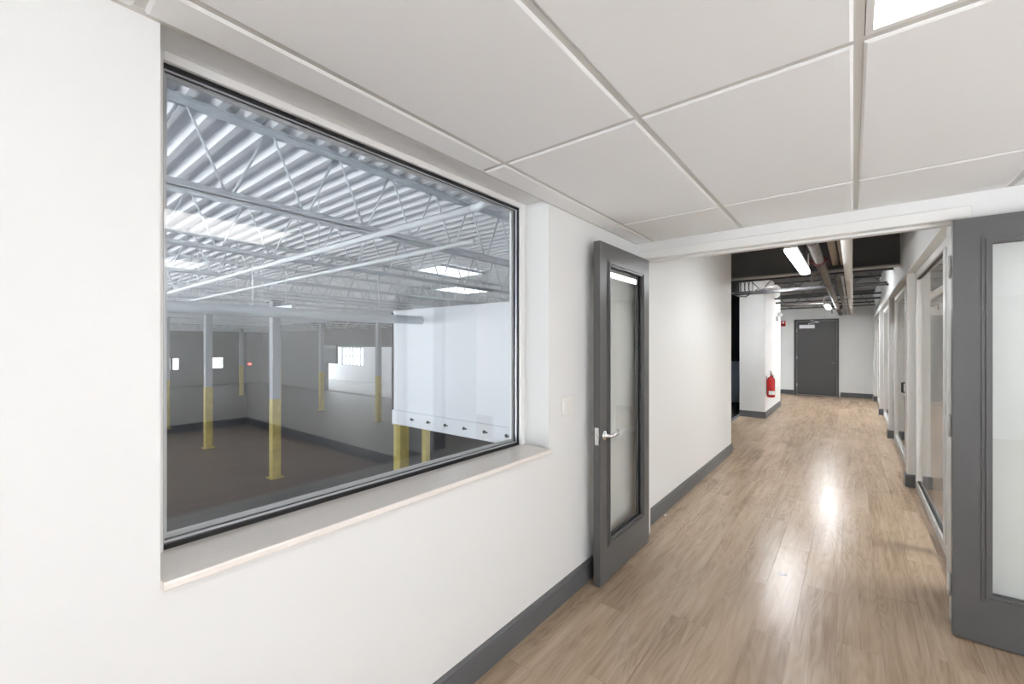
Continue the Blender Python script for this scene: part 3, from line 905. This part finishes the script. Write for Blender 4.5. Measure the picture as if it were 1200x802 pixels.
# open-web roof joists
ORD = ['first', 'second', 'third', 'fourth', 'fifth', 'sixth', 'seventh', 'eighth', 'ninth', 'tenth', 'eleventh', 'twelfth', 'thirteenth', 'fourteenth', 'fifteenth', 'sixteenth', 'seventeenth', 'eighteenth', 'nineteenth']
JS = 2.25
rod_up = rod_dn = None
def chord(x, z0, up, y0, y1):
    """double angle: two L sections back to back with a gap"""
    m = MB(); t = .006; a = .052
    zf0, zf1 = (z0 - t, z0) if up else (z0, z0 + t)
    zl0, zl1 = (z0 - a, z0) if up else (z0, z0 + a)
    for s in (-1, 1):
        x0, x1 = sorted((x + s * .011, x + s * (.011 + a)))
        m.box(x0, x1, y0, y1, zf0, zf1)
        x2, x3 = sorted((x + s * .011, x + s * (.011 + t)))
        m.box(x2, x3, y0, y1, zl0, zl1)
    return m
JB = 2.71
for k in range(19):
    x = -3.9 - JS * k
    if x < WX + .5: break
    y0 = max(-8.9, -1.2 + .15 * abs(x) - 2.5)
    y1 = WY - .1 if x < -7.3 else (WY - .1)
    j = empty('roof_joist', (x, 0, JB))
    tag(j, 'white open-web steel joist, nearest one to the window' if k == 0 else 'white open-web steel roof joist, ' + ORD[k] + ' from the window', 'joist', 'white roof joists of the warehouse')
    under(chord(x, DZ - .001, True, y0, y1).build('top_chord', 'joist_white', j), j)
    under(chord(x, JB, False, y0, y1).build('bottom_chord', 'joist_white', j), j)
    n0 = math.ceil((y0 - .95) / .61); n1 = math.floor((y1 - .95) / .61)
    mbs = MB()
    zt, zb = DZ - .02, JB + .02
    for n in range(n0, n1):
        ya = .95 + .61 * n
        for (p, q) in (((x, ya + .02, zt), (x, ya + .285, zb)), ((x, ya + .325, zb), (x, ya + .59, zt))):
            if k < 6 and ya < 13 and ya > .17 * abs(x) - .3:
                mb = MB().tube([p, q], .0115, 6)
                under(mb.build('web_rod', 'joist_white', j), j)
            else:
                mbs.tube([p, q], .0115, 5)
    if mbs.v:
        o = under(mbs.build('web_rods', 'joist_white', j), j); o['kind'] = 'stuff'

# hanging pipes and lamp
def hung(name, pts, r, label, hangers=(), m='pipe_paint', cat='pipe', top=JB, seg=14):
    e = empty(name, pts[0]); tag(e, label, cat)
    under(MB().tube(pts, r, seg).build('pipe', m, e), e)
    for hx, hy, hz in hangers:
        mm = MB(); mm.tube([(hx, hy, hz + r), (hx, hy, top)], .008, 6)
        mm.tube([(hx, hy, hz + r), (hx, hy, hz + r + .02)], .016, 6)
        under(mm.build('hanger', m, e), e)
    return e
hung('duct_pipe', [(-6.15, -6, 1.965), (-6.15, 5.05, 1.985)], .074, 'thick white pipe running level across the warehouse view', [(-6.15, 2.25, 1.97), (-6.15, 4.15, 1.97)])
hung('sprinkler_branch', [(-2.45, 2.55, 2.66), (-30, 2.55, 2.66)], .032, 'white sprinkler pipe under the joists, nearer one', [(-5.0, 2.55, 2.66), (-9.5, 2.55, 2.66)], top=3.36)
hung('sprinkler_branch', [(-3.2, 3.35, 2.66), (-40, 3.35, 2.66)], .026, 'white sprinkler pipe under the joists, farther and thinner one', [(-5.4, 3.35, 2.66), (-10, 3.35, 2.66)], top=3.36)
el = MB().tube([(-2.45, 2.55, 2.66), (-2.36, 2.55, 2.665), (-2.30, 2.57, 2.70), (-2.28, 2.60, 2.78), (-2.28, 2.60, 3.36)], .032, 12).build('riser_elbow', 'pipe_paint')
tag(el, 'white pipe elbow turning up at the top of the window view', 'pipe')
bt = empty('batten_lamp', (-7.3, 3.0, 2.08)); tag(bt, 'thin white batten lamp hanging over the thick pipe', 'lamp')
under(B(-8.0, -6.65, 2.97, 3.03, 2.10, 2.15).build('housing', 'pipe_paint', bt), bt)
under(MB().tube([(-7.95, 3.0, 2.085), (-6.7, 3.0, 2.085)], .016, 8).build('tube', 'paper_white', bt), bt)
for xx in (-7.8, -6.9):
    under(MB().tube([(xx, 3.0, 2.15), (xx, 3.0, 3.36)], .006, 6).build('hanger', 'pipe_paint', bt), bt)

# columns with yellow lower part
def column(x, y, label):
    c_ = empty('steel_column', (x, y, WZ)); tag(c_, label, 'column', 'yellow footed warehouse columns')
    r = .105
    B(-r, r, -r, r, 2.1, JB - WZ + .02).build('shaft', 'column_white', c_, .01)
    B(-r - .004, r + .004, -r - .004, r + .004, .02, 2.1).build('guard', 'yellow_paint', c_, .01)
    B(-r - .06, r + .06, -r - .06, r + .06, 0, .02).build('base_plate', 'yellow_paint', c_)
    B(-r - .08, r + .08, -r - .08, r + .08, JB - WZ - .02, JB - WZ + .0).build('cap_plate', 'column_white', c_)
column(-12.05, 4.95, 'nearest free-standing warehouse column, white above yellow')
column(-17.35, 4.95, 'second free-standing column behind the nearest one')
column(-22.65, 4.95, 'column at the left edge of the window view')
column(-17.35, 11.7, 'column standing in front of the bright opening')
column(-22.65, 11.7, 'column right of the louvre grille')
column(-27.95, 11.7, 'faint column left of the louvre grille')
column(-34.0, 11.7, 'small faint column near the exit sign')

# raised white box room on posts, at the right of the window view
tag(B(-7.2, WLX, 5.2, 5.35, -.03, 2.16).build('wall_raised_room', 'panel_white'), 'white outer wall of the raised rooms on yellow posts', 'wall', kind='structure')
tag(B(-7.2, -7.05, 5.35, 9.0, -.03, 2.16).build('wall_raised_end', 'panel_white'), 'end wall of the raised rooms', 'wall', kind='structure')
tag(MB().box(-7.2, -3.45, 5.2, 9.0, 2.16, 2.22).box(-3.45, WLX, 5.2, 6.5, 2.16, 2.22).build('roof_raised_room', 'panel_white'), 'flat roof of the raised rooms', 'roof', kind='structure')
fa = empty('fascia_board', (-4.4, 5.2, 0)); tag(fa, 'white bolted fascia along the lower edge of the raised room', 'fascia')
under(B(-7.2, WLX - .001, 5.165, 5.199, -.03, .245).build('board', 'panel_white', fa, .004), fa)
x = -6.58
while x < -2:
    b_ = MB(); b_.lathe([(.030, 0), (.030, -.008), (.018, -.009), (.018, -.026)], (x, 5.165, .115), 10, 'y'); b_.tube([(x, 5.165, .115), (x + .075, 5.150, .115)], .012, 6)
    under(b_.build('bolt', 'black_steel', fa), fa)
    x += .468
tag(B(-7.22, -7.19, 5.17, 5.36, -.03, 2.18).build('corner_trim', 'gasket_black'), 'dark vertical trim at the corner of the raised room', 'trim')
def post(x, y, r, label):
    p = empty('yellow_post', (x, y, WZ)); tag(p, label, 'post', 'yellow posts under the raised room')
    B(-r, r, -r, r, .02, -.05 - WZ).build('shaft', 'yellow_paint', p, .008)
    B(-r - .05, r + .05, -r - .05, r + .05, 0, .02).build('base_plate', 'yellow_paint', p)
    B(-r - .02, r + .02, -r - .02, r + .02, -.05 - WZ, -.03 - WZ).build('cap_plate', 'yellow_paint', p)
post(-7.05, 5.28, .11, 'thick yellow post under the corner of the white raised room')
post(-6.62, 5.55, .06, 'thinner yellow post just right of the thick one')

# skylights and warm lamp far up
def skylight(x, y, w, l, label):
    s = empty('skylight', (x, y, DZ - .022)); tag(s, label, 'skylight', 'skylights in the warehouse roof')
    m = MB(); m.box(-w, -w + .05, -l, l, -.03, .02); m.box(w - .05, w, -l, l, -.03, .02); m.box(-w + .05, w - .05, -l, -l + .05, -.03, .02); m.box(-w + .05, w - .05, l - .05, l, -.03, .02)
    m.build('kerb', 'joist_white', s)
    B(-w + .05, w - .05, -l + .05, l - .05, -.015, 0).build('lens', 'skylight_lens', s)
skylight(-7.7, 7.2, .5, .75, 'bright roof light above the white raised room, nearer one')
skylight(-10.0, 9.9, .6, .8, 'small bright roof light, farther one')
hb = empty('batten_lamp', (-9.9, 11.7, 2.6)); tag(hb, 'warm glowing batten lamp above the raised room', 'lamp')
B(-.8, .8, -.06, .06, 0, .06).build('housing', 'pipe_paint', hb)
B(-.78, .78, -.055, .055, -.05, 0).build('lens', 'batten_lens', hb)
for xx in (-.6, .6):
    MB().tube([(xx, 0, .06), (xx, 0, DZ - 2.6)], .006, 6).build('hanger', 'pipe_paint', hb)
ex = empty('exit_sign', (WX, 16.0, -.35)); tag(ex, 'tiny red exit sign glowing on the far warehouse wall', 'exit sign')
B(0, .06, -.17, .17, 0, .24).build('housing', 'column_white', ex)
B(.06, .07, -.14, .14, .04, .20).build('face', 'exit_red', ex)
